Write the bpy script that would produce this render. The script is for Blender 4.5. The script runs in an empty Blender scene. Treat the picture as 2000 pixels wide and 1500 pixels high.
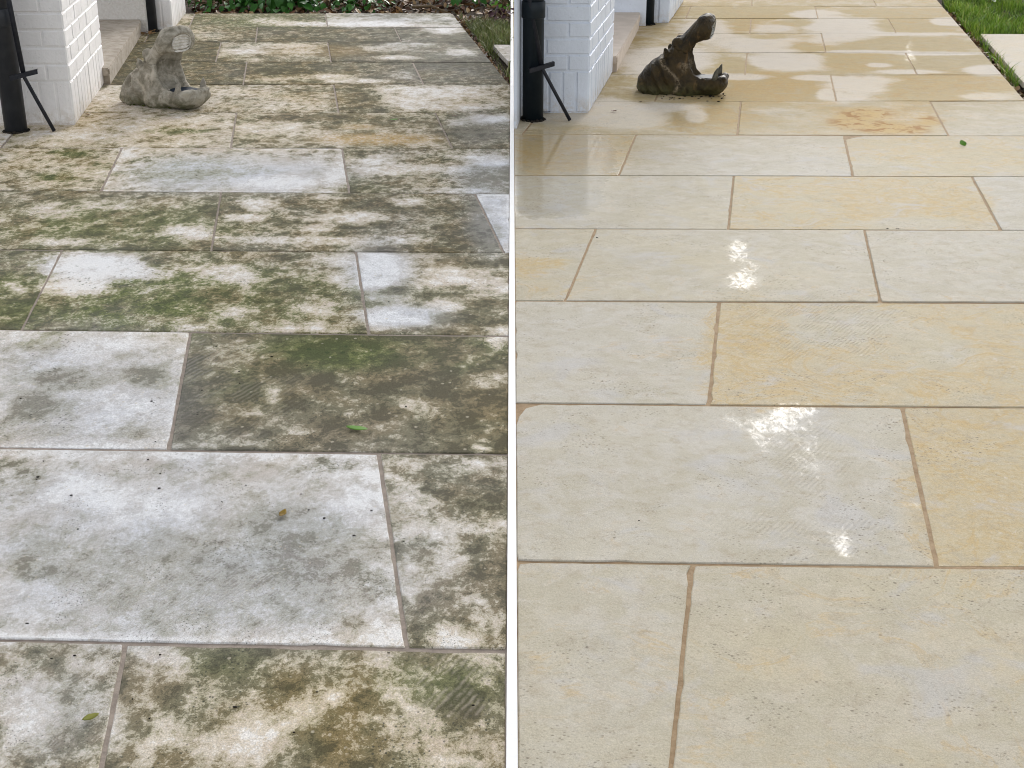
import bpy, bmesh, math, random
import numpy as np
from mathutils import Vector, Matrix, Euler, noise as mnoise
R = math.radians
scene = bpy.context.scene
col = scene.collection
rnd = random.Random(7)

# ------------------------------------------------------------------ camera, sky, sun, exposure
CAM_H = 1.5
FOCAL = 2700.0                                  # in units of a 2000 wide picture
PITCH = math.atan(1122.0 / FOCAL)
cam_d = bpy.data.cameras.new('camera'); cam = bpy.data.objects.new('camera', cam_d); col.objects.link(cam)
cam_d.sensor_width = 36.0; cam_d.lens = 36.0 * FOCAL / 2000.0
cam_d.clip_start = 0.05; cam_d.clip_end = 2000
cam.location = (0, 0, CAM_H); cam.rotation_euler = (math.pi / 2 - PITCH, 0, 0)
scene.camera = cam

SUN_EL, SUN_AZ = R(26), R(13.5)                   # azimuth measured from +Y towards +X
w = bpy.data.worlds.new('World'); scene.world = w; w.use_nodes = True
nt = w.node_tree; nt.nodes.clear()
sky = nt.nodes.new('ShaderNodeTexSky'); sky.sky_type = 'NISHITA'; sky.sun_disc = False
sky.sun_elevation = SUN_EL; sky.sun_rotation = SUN_AZ
sky.air_density = 1.0; sky.dust_density = 1.5; sky.ozone_density = 1.0
hs = nt.nodes.new('ShaderNodeHueSaturation'); hs.inputs['Saturation'].default_value = 0.18
bg = nt.nodes.new('ShaderNodeBackground'); bg.inputs['Strength'].default_value = 0.15
wo = nt.nodes.new('ShaderNodeOutputWorld')
nt.links.new(sky.outputs[0], hs.inputs['Color']); nt.links.new(hs.outputs[0], bg.inputs['Color']); nt.links.new(bg.outputs[0], wo.inputs['Surface'])

sun_d = bpy.data.lights.new('sun', 'SUN'); sun = bpy.data.objects.new('sun', sun_d); col.objects.link(sun)
sun_d.energy = 0.55; sun_d.angle = R(11); sun_d.color = (1.0, 0.96, 0.9)
sd = Vector((math.sin(SUN_AZ) * math.cos(SUN_EL), math.cos(SUN_AZ) * math.cos(SUN_EL), math.sin(SUN_EL)))
sun.rotation_euler = (-sd).to_track_quat('-Z', 'Y').to_euler(); sun.location = (0, 0, 20)

vs = scene.view_settings
vs.view_transform = 'Standard'; vs.look = 'None'; vs.gamma = 1; vs.use_curve_mapping = False
vs.exposure = 0.83
scene.cycles.filter_width = 1.0

# ------------------------------------------------------------------ helpers
CT, ST = math.cos(PITCH), math.sin(PITCH)
def ground(px, py, z=0.0):
    """place measured in the photograph (2000 x 1500) -> point on the level z"""
    x = (px - 1000) / FOCAL; y = (750 - py) / FOCAL
    d = Vector((x, CT + y * ST, -ST + y * CT))
    t = (z - CAM_H) / d.z
    return Vector((0, 0, CAM_H)) + d * t
def at_depth(px, py, Y):
    x = (px - 1000) / FOCAL; y = (750 - py) / FOCAL
    d = Vector((x, CT + y * ST, -ST + y * CT))
    return Vector((0, 0, CAM_H)) + d * (Y / d.y)
def pixel(p):
    v = Vector(p) - Vector((0, 0, CAM_H))
    dz = v.y * CT - v.z * ST; dy = v.y * ST + v.z * CT
    return 1000 + FOCAL * v.x / dz, 750 - FOCAL * dy / dz

def tag(o, label=None, cat=None, group=None, kind=None):
    if label: o['label'] = label
    if cat: o['category'] = cat
    if group: o['group'] = group
    if kind: o['kind'] = kind
    return o
def link(name, me, mat=None, parent=None, smooth=False):
    o = bpy.data.objects.new(name, me); col.objects.link(o)
    if mat and not me.materials: me.materials.append(mat)
    if parent: o.parent = parent
    if smooth: me.polygons.foreach_set('use_smooth', [True] * len(me.polygons))
    return o
def pydata(name, v, f, mat=None, parent=None, smooth=False):
    me = bpy.data.meshes.new(name); me.from_pydata([tuple(p) for p in v], [], f); me.update()
    return link(name, me, mat, parent, smooth)
def frombm(name, bm, mat=None, parent=None, smooth=False):
    me = bpy.data.meshes.new(name); bm.to_mesh(me); bm.free()
    return link(name, me, mat, parent, smooth)
def empty(name, loc=(0, 0, 0), rz=0):
    o = bpy.data.objects.new(name, None); col.objects.link(o); o.location = loc; o.rotation_euler.z = rz
    o.empty_display_size = 0.1
    return o
def prism(bm, pts, z0, z1):
    b = [bm.verts.new((p[0], p[1], z0)) for p in pts]; t = [bm.verts.new((p[0], p[1], z1)) for p in pts]
    n = len(pts)
    bm.faces.new(t); bm.faces.new(b[::-1])
    for i in range(n): bm.faces.new((b[i], b[(i + 1) % n], t[(i + 1) % n], t[i]))
def ccw(pts):
    a = sum(pts[i][0] * pts[(i + 1) % len(pts)][1] - pts[(i + 1) % len(pts)][0] * pts[i][1] for i in range(len(pts)))
    return pts if a > 0 else pts[::-1]
def tube(bm, path, rad, seg=12, cap=True):
    rings = []
    path = [Vector(p) for p in path]
    for i, p in enumerate(path):
        d = (path[min(i + 1, len(path) - 1)] - path[max(i - 1, 0)]).normalized()
        a = d.orthogonal().normalized() if abs(d.z) > .99 else Vector((0, 0, 1)).cross(d).normalized()
        b = d.cross(a)
        r = rad[i] if isinstance(rad, (list, tuple)) else rad
        rings.append([bm.verts.new(p + a * r * math.cos(2 * math.pi * k / seg) + b * r * math.sin(2 * math.pi * k / seg)) for k in range(seg)])
    for i in range(len(rings) - 1):
        for k in range(seg):
            bm.faces.new((rings[i][k], rings[i][(k + 1) % seg], rings[i + 1][(k + 1) % seg], rings[i + 1][k]))
    if cap:
        bm.faces.new(rings[0][::-1]); bm.faces.new(rings[-1])

# ------------------------------------------------------------------ material toolkit
class NG:
    def __init__(s, name):
        s.m = bpy.data.materials.new(name); s.m.use_nodes = True
        s.t = s.m.node_tree; s.t.nodes.clear()
        s.out = s.t.nodes.new('ShaderNodeOutputMaterial'); s.b = s.t.nodes.new('ShaderNodeBsdfPrincipled')
        s.t.links.new(s.b.outputs[0], s.out.inputs[0])
        s.geo = s.t.nodes.new('ShaderNodeNewGeometry')
        s.P = s.geo.outputs['Position']
    def put(s, sock, v):
        if isinstance(v, bpy.types.NodeSocket): s.t.links.new(v, sock)
        elif v is not None:
            if sock.type == 'RGBA' and not hasattr(v, '__len__'): v = (v, v, v, 1)
            if sock.type == 'RGBA' and len(v) == 3: v = (*v, 1)
            sock.default_value = v
    def math(s, op, a, b=None, c=None, clamp=False):
        n = s.t.nodes.new('ShaderNodeMath'); n.operation = op; n.use_clamp = clamp
        s.put(n.inputs[0], a); s.put(n.inputs[1], b)
        if c is not None: s.put(n.inputs[2], c)
        return n.outputs[0]
    def vadd(s, a, b):
        n = s.t.nodes.new('ShaderNodeVectorMath'); n.operation = 'ADD'; s.put(n.inputs[0], a); s.put(n.inputs[1], b); return n.outputs[0]
    def vmul(s, a, b):
        n = s.t.nodes.new('ShaderNodeVectorMath'); n.operation = 'MULTIPLY'; s.put(n.inputs[0], a); s.put(n.inputs[1], b); return n.outputs[0]
    def noise(s, scale, detail=4, rough=.6, dist=0, vec=None):
        n = s.t.nodes.new('ShaderNodeTexNoise'); s.put(n.inputs['Vector'], vec if vec is not None else s.P)
        n.inputs['Scale'].default_value = scale; n.inputs['Detail'].default_value = detail
        n.inputs['Roughness'].default_value = rough; n.inputs['Distortion'].default_value = dist
        return n.outputs[0]
    def voro(s, scale, vec=None, feature='F1', out=0, rand=1):
        n = s.t.nodes.new('ShaderNodeTexVoronoi'); n.feature = feature; s.put(n.inputs['Vector'], vec if vec is not None else s.P)
        n.inputs['Scale'].default_value = scale; n.inputs['Randomness'].default_value = rand
        return n.outputs[out]
    def wave(s, scale, rot=0, dist=1, detail=2, vec=None, dscale=1.5):
        mp = s.t.nodes.new('ShaderNodeMapping'); s.put(mp.inputs['Vector'], vec if vec is not None else s.P); mp.inputs['Rotation'].default_value = (0, 0, rot)
        n = s.t.nodes.new('ShaderNodeTexWave'); s.t.links.new(mp.outputs[0], n.inputs['Vector'])
        n.inputs['Scale'].default_value = scale; n.inputs['Distortion'].default_value = dist; n.inputs['Detail'].default_value = detail; n.inputs['Detail Scale'].default_value = dscale
        return n.outputs['Fac']
    def ss(s, v, a, b, lo=0., hi=1.):
        n = s.t.nodes.new('ShaderNodeMapRange'); n.interpolation_type = 'SMOOTHSTEP'
        s.put(n.inputs[0], v); n.inputs[1].default_value = a; n.inputs[2].default_value = b; n.inputs[3].default_value = lo; n.inputs[4].default_value = hi
        return n.outputs[0]
    def mix(s, f, a, b, mode='MIX'):
        n = s.t.nodes.new('ShaderNodeMix'); n.data_type = 'RGBA'; n.blend_type = mode
        s.put(n.inputs[0], f); s.put(n.inputs[6], a); s.put(n.inputs[7], b); return n.outputs[2]
    def attr(s, name, kind='GEOMETRY'):
        n = s.t.nodes.new('ShaderNodeAttribute'); n.attribute_name = name; n.attribute_type = kind; return n.outputs['Fac']
    def bump(s, h, strength=.5, dist=.01, prev=None):
        n = s.t.nodes.new('ShaderNodeBump'); s.put(n.inputs['Height'], h); s.put(n.inputs['Strength'], strength); n.inputs['Distance'].default_value = dist
        if prev is not None: s.t.links.new(prev, n.inputs['Normal'])
        s.t.links.new(n.outputs[0], s.b.inputs['Normal']); return n.outputs[0]
    def set(s, **k):
        for a, v in k.items(): s.put(s.b.inputs[a.replace('_', ' ')], v)
        return s.m

def mat_dirty_stone():
    g = NG('weathered_sandstone')
    sd = g.attr('seed', 'OBJECT')
    off = g.t.nodes.new('ShaderNodeCombineXYZ'); g.put(off.inputs[0], sd); g.put(off.inputs[1], g.math('MULTIPLY', sd, .7)); g.put(off.inputs[2], g.math('MULTIPLY', sd, 1.3))
    gs = g.t.nodes.new('ShaderNodeVectorMath'); gs.operation = 'SCALE'; g.put(gs.inputs[0], g.vadd(g.P, off.outputs[0])); g.put(gs.inputs['Scale'], g.attr('pattern_size', 'OBJECT'))
    P = g.vmul(gs.outputs[0], (1, .78, 1))
    d = g.attr('dirt'); gr = g.attr('green'); wm = g.attr('warm'); oc = g.attr('ochre')
    n1 = g.noise(12, 8, .66, .5, P); n2 = g.noise(55, 6, .72, .5, P); n3 = g.noise(240, 5, .8, 0, g.P); n0 = g.noise(2.4, 3, .5, .3, P)
    n4 = g.noise(25, 6, .65, .7, g.vadd(P, (11, 5, 3)))
    wp = g.t.nodes.new('ShaderNodeVectorMath'); wp.operation = 'MULTIPLY_ADD'
    wn = g.t.nodes.new('ShaderNodeTexNoise'); g.put(wn.inputs['Vector'], P); wn.inputs['Scale'].default_value = 30; wn.inputs['Detail'].default_value = 4
    g.put(wp.inputs[0], wn.outputs[1]); wp.inputs[1].default_value = (.05, .05, 0); g.put(wp.inputs[2], P)
    clump = g.ss(g.voro(15, wp.outputs[0], 'SMOOTH_F1'), .12, .62, .5, -.5)
    v = g.math('ADD', d, g.math('MULTIPLY', g.math('SUBTRACT', n1, .5), 1.0))
    v = g.math('ADD', v, g.math('MULTIPLY', clump, .42))
    v = g.math('ADD', v, g.math('MULTIPLY', g.math('SUBTRACT', n4, .5), 1.5))
    v = g.math('ADD', v, g.math('MULTIPLY', g.math('SUBTRACT', n2, .5), 1.9))
    v = g.math('ADD', v, g.math('MULTIPLY', g.math('SUBTRACT', n3, .5), 1.1))
    calm = g.ss(wm, .15, .6, .5, 1); v = g.math('ADD', d, g.math('MULTIPLY', g.math('SUBTRACT', v, d), calm))
    m1 = g.ss(v, .14, .52); m2 = g.ss(v, .54, .66); m3 = g.ss(v, .80, 1.1)
    wv = g.math('ADD', wm, g.math('MULTIPLY', g.math('SUBTRACT', n0, .5), .9), clamp=True)
    base = g.mix(wv, (.63, .645, .69), (.66, .575, .445))
    base = g.mix(g.ss(g.noise(7, 6, .65, .6, g.vadd(P, (1, 9, 4))), .44, .66, 0, .75), base, g.mix(wv, (.45, .45, .46), (.58, .47, .36)))
    base = g.mix(g.ss(g.noise(80, 5, .75, 0, P), .42, .72, 0, .8), base, g.mix(wv, (.47, .46, .45), (.54, .44, .33)))
    hue = g.noise(6, 5, .65, .5, g.vadd(P, (5, 3, 1)))
    st = g.mix(wv, (.375, .37, .36), (.41, .335, .215))
    st = g.mix(g.ss(hue, .40, .64), st, g.mix(wv, (.34, .335, .32), (.35, .32, .20)))
    st = g.mix(g.math('MULTIPLY', gr, .8), st, (.31, .32, .14))
    dk = g.mix(g.ss(hue, .38, .62), (.20, .148, .062), (.145, .122, .068))
    dk = g.mix(g.math('MULTIPLY', g.math('SUBTRACT', 1, wv), .95, clamp=True), dk, (.27, .258, .243))
    dk = g.mix(g.math('MULTIPLY', gr, g.ss(hue, .3, .6)), dk, (.125, .155, .045))
    base = g.mix(g.ss(v, .12, -.28, 0, .85), base, g.mix(wv, (.80, .81, .83), (.80, .765, .72)))
    c = g.mix(g.math('MULTIPLY', m1, .8), base, st)
    c = g.mix(g.math('MULTIPLY', m2, .88), c, dk)
    c = g.mix(g.math('MULTIPLY', m3, .8), c, g.mix(g.math('SUBTRACT', 1, wv), g.mix(gr, (.082, .068, .04), (.055, .075, .024)), (.14, .135, .122)))
    c = g.mix(g.math('MULTIPLY', oc, g.ss(n2, .3, .6)), c, (.52, .34, .13))
    # pale flecks and dark pits
    vs_ = g.voro(70, P); vc = g.voro(70, P, out=1)
    sepv = g.t.nodes.new('ShaderNodeSeparateColor'); g.put(sepv.inputs[0], vc)
    fl = g.math('MULTIPLY', g.ss(vs_, .30, .16), g.ss(sepv.outputs[0], .90, .93))
    c = g.mix(g.math('MULTIPLY', fl, .5), c, (.58, .52, .41))
    pit = g.math('MULTIPLY', g.ss(g.voro(110, g.vadd(P, (3, 1, 2))), .28, .14), g.ss(g.noise(7, 3, .6, 0, P), .52, .62))
    c = g.mix(g.math('MULTIPLY', pit, .75), c, (.055, .06, .05))
    spot = g.math('MULTIPLY', g.ss(g.voro(38, g.vadd(P, (7, 7, 2))), .26, .17), g.math('MULTIPLY', gr, g.ss(n1, .40, .55)))
    c = g.mix(g.math('MULTIPLY', spot, .8), c, (.05, .07, .03))
    grain = g.ss(g.noise(330, 3, .8, 0, P), .28, .72, .72, 1.22)
    gc = g.t.nodes.new('ShaderNodeCombineColor')
    for i in range(3): g.put(gc.inputs[i], grain)
    c = g.mix(1, c, gc.outputs[0], 'MULTIPLY')
    rib = g.math('MULTIPLY', g.math('MULTIPLY', g.wave(26, R(33), 2.6, 3, P), g.ss(g.noise(16, 5, .7, 0, P), .42, .6)), g.attr('ribs'))
    h = g.math('ADD', g.math('MULTIPLY', g.noise(160, 5, .7, 0, P), .6), g.math('MULTIPLY', n2, .6))
    h = g.math('ADD', h, g.math('MULTIPLY', rib, .9))
    g.bump(h, .5, .004)
    c = g.mix(g.math('MULTIPLY', g.math('MULTIPLY', rib, m1), .35), c, base)
    return g.set(Base_Color=c, Roughness=.9, Specular_IOR_Level=.05)

def mat_clean_stone():
    g = NG('washed_sandstone')
    sd = g.attr('seed', 'OBJECT')
    off = g.t.nodes.new('ShaderNodeCombineXYZ'); g.put(off.inputs[0], sd); g.put(off.inputs[1], g.math('MULTIPLY', sd, .7)); g.put(off.inputs[2], g.math('MULTIPLY', sd, 1.3))
    P = g.vadd(g.P, off.outputs[0])
    Ps = g.vmul(P, (1, 1.1, 1))
    oc = g.attr('ochre'); wt = g.attr('wet'); cl = g.attr('cool'); fm = g.attr('film'); ru = g.attr('rust')
    n0 = g.noise(3.2, 4, .55, .5, Ps); n1 = g.noise(10, 6, .62, .6, Ps); n2 = g.noise(45, 5, .65, .3, Ps)
    cv = g.math('ADD', cl, g.math('MULTIPLY', g.math('SUBTRACT', n0, .5), .8), clamp=True)
    base = g.mix(cv, (.505, .44, .295), (.52, .487, .415))
    base = g.mix(g.ss(n1, .42, .66, 0, .6), base, g.mix(cv, (.565, .51, .385), (.575, .55, .515)))
    ov = g.math('ADD', oc, g.math('MULTIPLY', g.math('SUBTRACT', n1, .5), 1.5))
    ov = g.math('ADD', ov, g.math('MULTIPLY', g.math('SUBTRACT', n2, .5), .35))
    base = g.mix(g.ss(ov, .22, .85, 0, .95), base, g.mix(g.ss(n2, .35, .65), (.51, .385, .20), (.54, .455, .30)))
    big = g.noise(2.2, 3, .5, .8, g.vadd(P, (8, 8, 3)))
    base = g.mix(g.math('MULTIPLY', g.ss(big, .38, .60, .0, .6), g.ss(oc, .55, .2, .15, 1)), base, g.mix(g.ss(n1, .4, .6), (.465, .425, .335), (.525, .49, .425)))
    vein = g.ss(g.math('ABSOLUTE', g.math('SUBTRACT', g.noise(3.5, 6, .6, 1.2, g.vadd(P, (2, 5, 7))), .5)), .03, .004)
    base = g.mix(g.math('MULTIPLY', vein, g.ss(ov, .1, .6, 0, .5)), base, (.52, .37, .17))
    gy = g.ss(g.noise(19, 7, .75, .25, g.vadd(Ps, (9, 4, 0))), .48, .70, 0, .65)
    base = g.mix(gy, base, (.42, .36, .27))
    base = g.mix(g.ss(g.noise(70, 6, .75, 0, P), .52, .74, 0, .5), base, (.39, .33, .235))
    base = g.mix(g.ss(g.noise(28, 5, .7, .4, g.vadd(P, (4, 4, 1))), .60, .72, 0, .5), base, (.64, .59, .51))
    base = g.mix(g.ss(g.noise(5, 5, .6, .8, g.vadd(Ps, (3, 6, 0))), .54, .70, 0, .55), base, (.50, .485, .475))
    wv = g.math('ADD', wt, g.math('MULTIPLY', g.math('SUBTRACT', g.noise(5, 6, .62, .5, g.vadd(g.P, (2, 8, 0))), .5), .95))
    wv = g.math('ADD', wv, g.math('MULTIPLY', g.math('SUBTRACT', g.noise(38, 6, .7, .3, P), .5), .35)); wm = g.ss(wv, .22, .78)
    dry = g.mix(.62, base, (.74, .665, .585))
    wet = g.mix(1, base, (.78, .67, .44), 'MULTIPLY')
    hasw = g.attr('wetzone')
    c = g.mix(hasw, base, g.mix(wm, dry, wet))
    c = g.mix(g.math('MULTIPLY', ru, .75), c, (.50, .33, .10))
    rm = g.math('MULTIPLY', ru, g.ss(g.noise(10, 7, .7, .8, g.P), .48, .58))
    c = g.mix(rm, c, (.29, .12, .008))
    # fossil pits and flecks
    zone = g.ss(g.noise(5, 4, .65, 0, P), .46, .62)
    for (sc, r1, r2, th, am) in ((80, .30, .12, .0, .6), (42, .20, .09, .55, .75)):
        Pv = g.vadd(g.vmul(P, (1, 1.3, 1)), (sc, 0, 0)); sp = g.t.nodes.new('ShaderNodeSeparateColor'); g.put(sp.inputs[0], g.voro(sc, Pv, out=1))
        pit = g.math('MULTIPLY', g.math('MULTIPLY', g.ss(g.voro(sc, Pv), r1, r2), g.ss(sp.outputs[0], th, th + .05)), zone)
        c = g.mix(g.math('MULTIPLY', pit, am), c, (.16, .135, .10))
    squ = g.noise(52, 4, .6, 2.2, P)
    c = g.mix(g.math('MULTIPLY', g.ss(g.math('ABSOLUTE', g.math('SUBTRACT', squ, .5)), .016, .004), g.ss(g.noise(13, 4, .65, 0, g.vadd(P, (1, 2, 0))), .50, .62, 0, .6)), c, (.24, .21, .17))
    grain = g.ss(g.noise(300, 3, .8, 0, P), .28, .72, .86, 1.12)
    gc = g.t.nodes.new('ShaderNodeCombineColor')
    for i in range(3): g.put(gc.inputs[i], grain)
    c = g.mix(1, c, gc.outputs[0], 'MULTIPLY')
    # film of standing water: shape broken up by the surface
    fv = g.math('ADD', fm, g.math('MULTIPLY', g.math('SUBTRACT', g.noise(46, 7, .78, .8, g.vmul(P, (1, .5, 1))), .5), 1.9))
    fl = g.ss(fv, .42, 1.05)
    gl = g.math('MAXIMUM', fl, g.math('MULTIPLY', g.math('MULTIPLY', hasw, wm), .06))
    sh = g.attr('sheen'); sh = g.math('ADD', sh, g.math('MULTIPLY', g.math('MULTIPLY', g.math('SUBTRACT', g.noise(9, 6, .7, .4, g.P), .5), .9), g.ss(sh, 0, .25)), clamp=True); s2 = g.ss(sh, .30, 1.0); sh = g.ss(sh, .02, .75)
    gl = g.math('MULTIPLY', gl, g.ss(g.noise(60, 5, .75, 0, P), .3, .6, .55, 1))
    rough = g.math('SUBTRACT', 0.62, g.math('MULTIPLY', gl, .33)); rough = g.math('ADD', g.math('MULTIPLY', rough, g.math('SUBTRACT', 1, sh)), g.math('MULTIPLY', sh, .07))
    rib = g.math('MULTIPLY', g.math('MULTIPLY', g.wave(24, R(33), 2.6, 3, P), g.ss(g.noise(14, 5, .7, 0, P), .42, .6)), g.attr('ribs'))
    h = g.math('ADD', g.math('MULTIPLY', g.noise(150, 5, .7, 0, P), .45), g.math('MULTIPLY', n2, .5))
    h = g.math('ADD', h, g.math('MULTIPLY', rib, 1.2))
    g.bump(h, g.math('MULTIPLY', g.math('SUBTRACT', .45, g.math('MULTIPLY', gl, .18)), g.math('SUBTRACT', 1, g.math('MULTIPLY', sh, .9))), .004)
    c = g.mix(g.math('MULTIPLY', rib, .18), c, (.40, .33, .22))
    spec = g.math('ADD', g.math('MULTIPLY', .03, g.math('SUBTRACT', 1, hasw, clamp=True)), g.math('ADD', g.math('MULTIPLY', gl, .11), g.math('MULTIPLY', s2, .36)))
    return g.set(Base_Color=c, Roughness=rough, Specular_IOR_Level=spec)

def mat_simple(name, c1, c2, scale=20, rough=.8, bump=.3, bscale=80, spec=.3, lo=.35, hi=.65, bd=.005):
    g = NG(name)
    c = g.mix(g.ss(g.noise(scale, 6, .65, .3), lo, hi), c1, c2)
    g.bump(g.noise(bscale, 5, .7), bump, bd)
    return g.set(Base_Color=c, Roughness=rough, Specular_IOR_Level=spec)

def mat_paint(name, tint):
    g = NG(name)
    n = g.noise(9, 5, .6)
    c = g.mix(g.ss(n, .3, .7), tint, tuple(x * .93 for x in tint))
    z = g.t.nodes.new('ShaderNodeSeparateXYZ'); g.put(z.inputs[0], g.P)
    low = g.math('MULTIPLY', g.ss(z.outputs[2], .13, 0), g.ss(g.noise(22, 6, .75), .38, .62, 0, .6))
    c = g.mix(low, c, (.50, .42, .32))
    c = g.mix(g.ss(g.noise(60, 5, .7), .63, .68, 0, .5), c, tuple(x * .6 for x in tint))
    g.bump(g.math('ADD', g.noise(55, 5, .65), g.math('MULTIPLY', g.noise(9, 2), 1.2)), .55, .006)
    return g.set(Base_Color=c, Roughness=.5, Specular_IOR_Level=.35)

def mat_statue(name, a, b, streak, wetness):
    g = NG(name)
    tc = g.t.nodes.new('ShaderNodeTexCoord'); P = tc.outputs['Object']
    n1 = g.noise(14, 6, .65, .4, P); n2 = g.noise(70, 5, .7, 0, P)
    c = g.mix(g.ss(n1, .34, .66), a, b)
    c = g.mix(g.ss(g.noise(26, 5, .6, .5, g.vmul(P, (1, 1, .35))), .56, .70, 0, .75), c, streak)
    z = g.t.nodes.new('ShaderNodeSeparateXYZ'); g.put(z.inputs[0], P)
    c = g.mix(g.math('MULTIPLY', g.ss(z.outputs[2], .09, .0), g.ss(n1, .35, .6, .1, .8)), c, (.10, .105, .045))
    c = g.mix(g.ss(n2, .62, .72, 0, .6), c, tuple(x * .45 for x in a))
    crk = g.attr('pale')
    c = g.mix(g.math('MULTIPLY', crk, g.ss(n2, .40, .6, 0, .6 if wetness else .9)), c, (.55, .49, .40) if not wetness else (.42, .33, .22))
    g.bump(g.math('ADD', g.math('ADD', n2, n1), g.math('MULTIPLY', g.noise(220, 4, .7, 0, P), .6)), .8, .008)
    r = g.ss(n1, .3, .7, .30, .6) if wetness else .85
    return g.set(Base_Color=c, Roughness=r, Specular_IOR_Level=.2 if wetness else .1)

def mat_leafy(name, c1, c2, rough=.45):
    g = NG(name)
    i = g.t.nodes.new('ShaderNodeObjectInfo')
    c = g.mix(g.ss(g.noise(14, 3, .6), .35, .65), c1, c2)
    return g.set(Base_Color=c, Roughness=rough, Specular_IOR_Level=.1)

def mat_blades(name, cols):
    g = NG(name)
    a = g.attr('tone')
    r = g.t.nodes.new('ShaderNodeValToRGB'); g.put(r.inputs[0], a)
    el = r.color_ramp.elements
    while len(el) < len(cols): el.new(.5)
    for i, c in enumerate(cols): el[i].position = i / (len(cols) - 1); el[i].color = (*c, 1)
    return g.set(Base_Color=r.outputs[0], Roughness=.5, Specular_IOR_Level=.3)

M = {}
M['dirty'] = mat_dirty_stone()
M['clean'] = mat_clean_stone()
M['mortar_old'] = mat_simple('old_mortar', (.26, .215, .18), (.36, .30, .25), 30, .9, .6, 120)
M['mortar_new'] = mat_simple('fresh_mortar', (.30, .205, .115), (.40, .285, .17), 30, .85, .5, 120)
M['paint_a'] = mat_paint('white_masonry_paint', (.86, .84, .835))
M['paint_b'] = mat_paint('white_masonry_paint_blue_cast', (.70, .755, .85))  # white paint with the blue cast of the light put into its colour
M['render_a'] = mat_simple('roughcast_render', (.80, .77, .73), (.72, .68, .63), 60, .8, .9, 60, .3, bd=.02)
M['step_a'] = mat_simple('old_step_stone', (.44, .385, .32), (.30, .255, .20), 14, .85, .4, 90)
M['step_b'] = mat_simple('clean_step_stone', (.58, .49, .41), (.50, .42, .34), 9, .6, .3, 90)
M['pipe_a'] = mat_simple('dark_grey_plastic', (.026, .029, .035), (.038, .041, .047), 12, .42, .05, 40, .3)
M['pipe_b'] = mat_simple('black_plastic', (.007, .012, .017), (.012, .018, .023), 12, .4, .05, 40, .22)
M['rod'] = mat_simple('black_metal', (.012, .014, .02), (.024, .025, .032), 40, .45, .15, 90, .25)
M['soil'] = mat_simple('soil', (.035, .024, .016), (.085, .058, .036), 16, .95, 1, 40, .2, bd=.03)
M['white_divider'] = mat_simple('white_painted_divider', (.86, .86, .86), (.83, .83, .83), 12, .5, .15, 70, .3)
M['statue_a'] = mat_statue('dry_grey_stone', (.48, .445, .375), (.21, .19, .145), (.64, .59, .51), 0)
M['statue_b'] = mat_statue('wet_brown_stone', (.022, .016, .008), (.062, .042, .017), (.15, .09, .038), 1)
M['tusk_a'] = mat_simple('grey_tusk', (.36, .33, .28), (.26, .24, .2), 60, .8, .3, 120)
M['tusk_b'] = mat_simple('wet_tusk', (.12, .11, .08), (.07, .065, .045), 60, .35, .3, 120)
M['palate_a'] = mat_simple('white_palate', (.78, .75, .70), (.55, .52, .46), 40, .8, .4, 120)
M['palate_b'] = mat_simple('pale_grey_palate', (.52, .53, .51), (.34, .345, .33), 40, .5, .4, 120)
g_ = NG('dark_mouth_water'); M['water'] = g_.set(Base_Color=(.014, .022, .036), Roughness=.35, Specular_IOR_Level=.01)
M['grass_a'] = mat_blades('lawn_grass', [(.075, .10, .028), (.19, .23, .065), (.29, .31, .11), (.36, .31, .18)])
M['grass_b'] = mat_blades('lush_lawn_grass', [(.06, .115, .016), (.20, .35, .03), (.40, .52, .06), (.48, .45, .17)])
M['litter'] = mat_blades('leaf_litter', [(.05, .025, .015), (.14, .065, .03), (.26, .15, .06), (.36, .25, .12)])
M['leaf_green'] = mat_leafy('fresh_leaf', (.075, .19, .02), (.11, .25, .03))
M['leaf_olive'] = mat_leafy('olive_leaf', (.16, .17, .03), (.22, .22, .05))
M['leaf_yellow'] = mat_leafy('yellow_leaf', (.38, .26, .04), (.22, .14, .03))
M['leaf_brown'] = mat_leafy('brown_leaf', (.11, .055, .028), (.17, .09, .04))
M['plant'] = mat_leafy('plant_foliage', (.03, .10, .018), (.055, .16, .03), .35)
M['plant_p'] = mat_leafy('purple_foliage', (.05, .025, .035), (.09, .045, .05), .5)
M['moss'] = mat_simple('moss', (.05, .07, .015), (.11, .11, .03), 60, .95, .8, 150, .1)
M['crumb'] = mat_simple('dark_crumbs', (.015, .012, .01), (.03, .024, .018), 60, .9, .4, 150, .2)
M['stem'] = mat_simple('plant_stem', (.10, .07, .035), (.16, .11, .06), 40, .8, .4, 90)

# ------------------------------------------------------------------ ground
gz = -0.055
gm = pydata('ground', [(-250, -150, gz), (250, -150, gz), (250, 500, gz), (-250, 500, gz)], [(0, 1, 2, 3)], M['soil'])
tag(gm, 'dark bare soil beneath the patios and lawn', kind='structure')

# ------------------------------------------------------------------ slabs and their stains
VPL, VPR = (560, -372), (1506, -372)
def on_line(x, y, vp, y2):            # follow a receding joint through (x,y) to the row y2
    return x + (vp[0] - x) * (y2 - y) / (vp[1] - y)

def field(base, blobs, x, y):
    v = base
    for (bx, by, rx, ry, val) in blobs:
        e = ((x - bx) / rx) ** 2 + ((y - by) / ry) ** 2
        if e < 6: v += (val - v) * math.exp(-e * e * .45)
    return v

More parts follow.
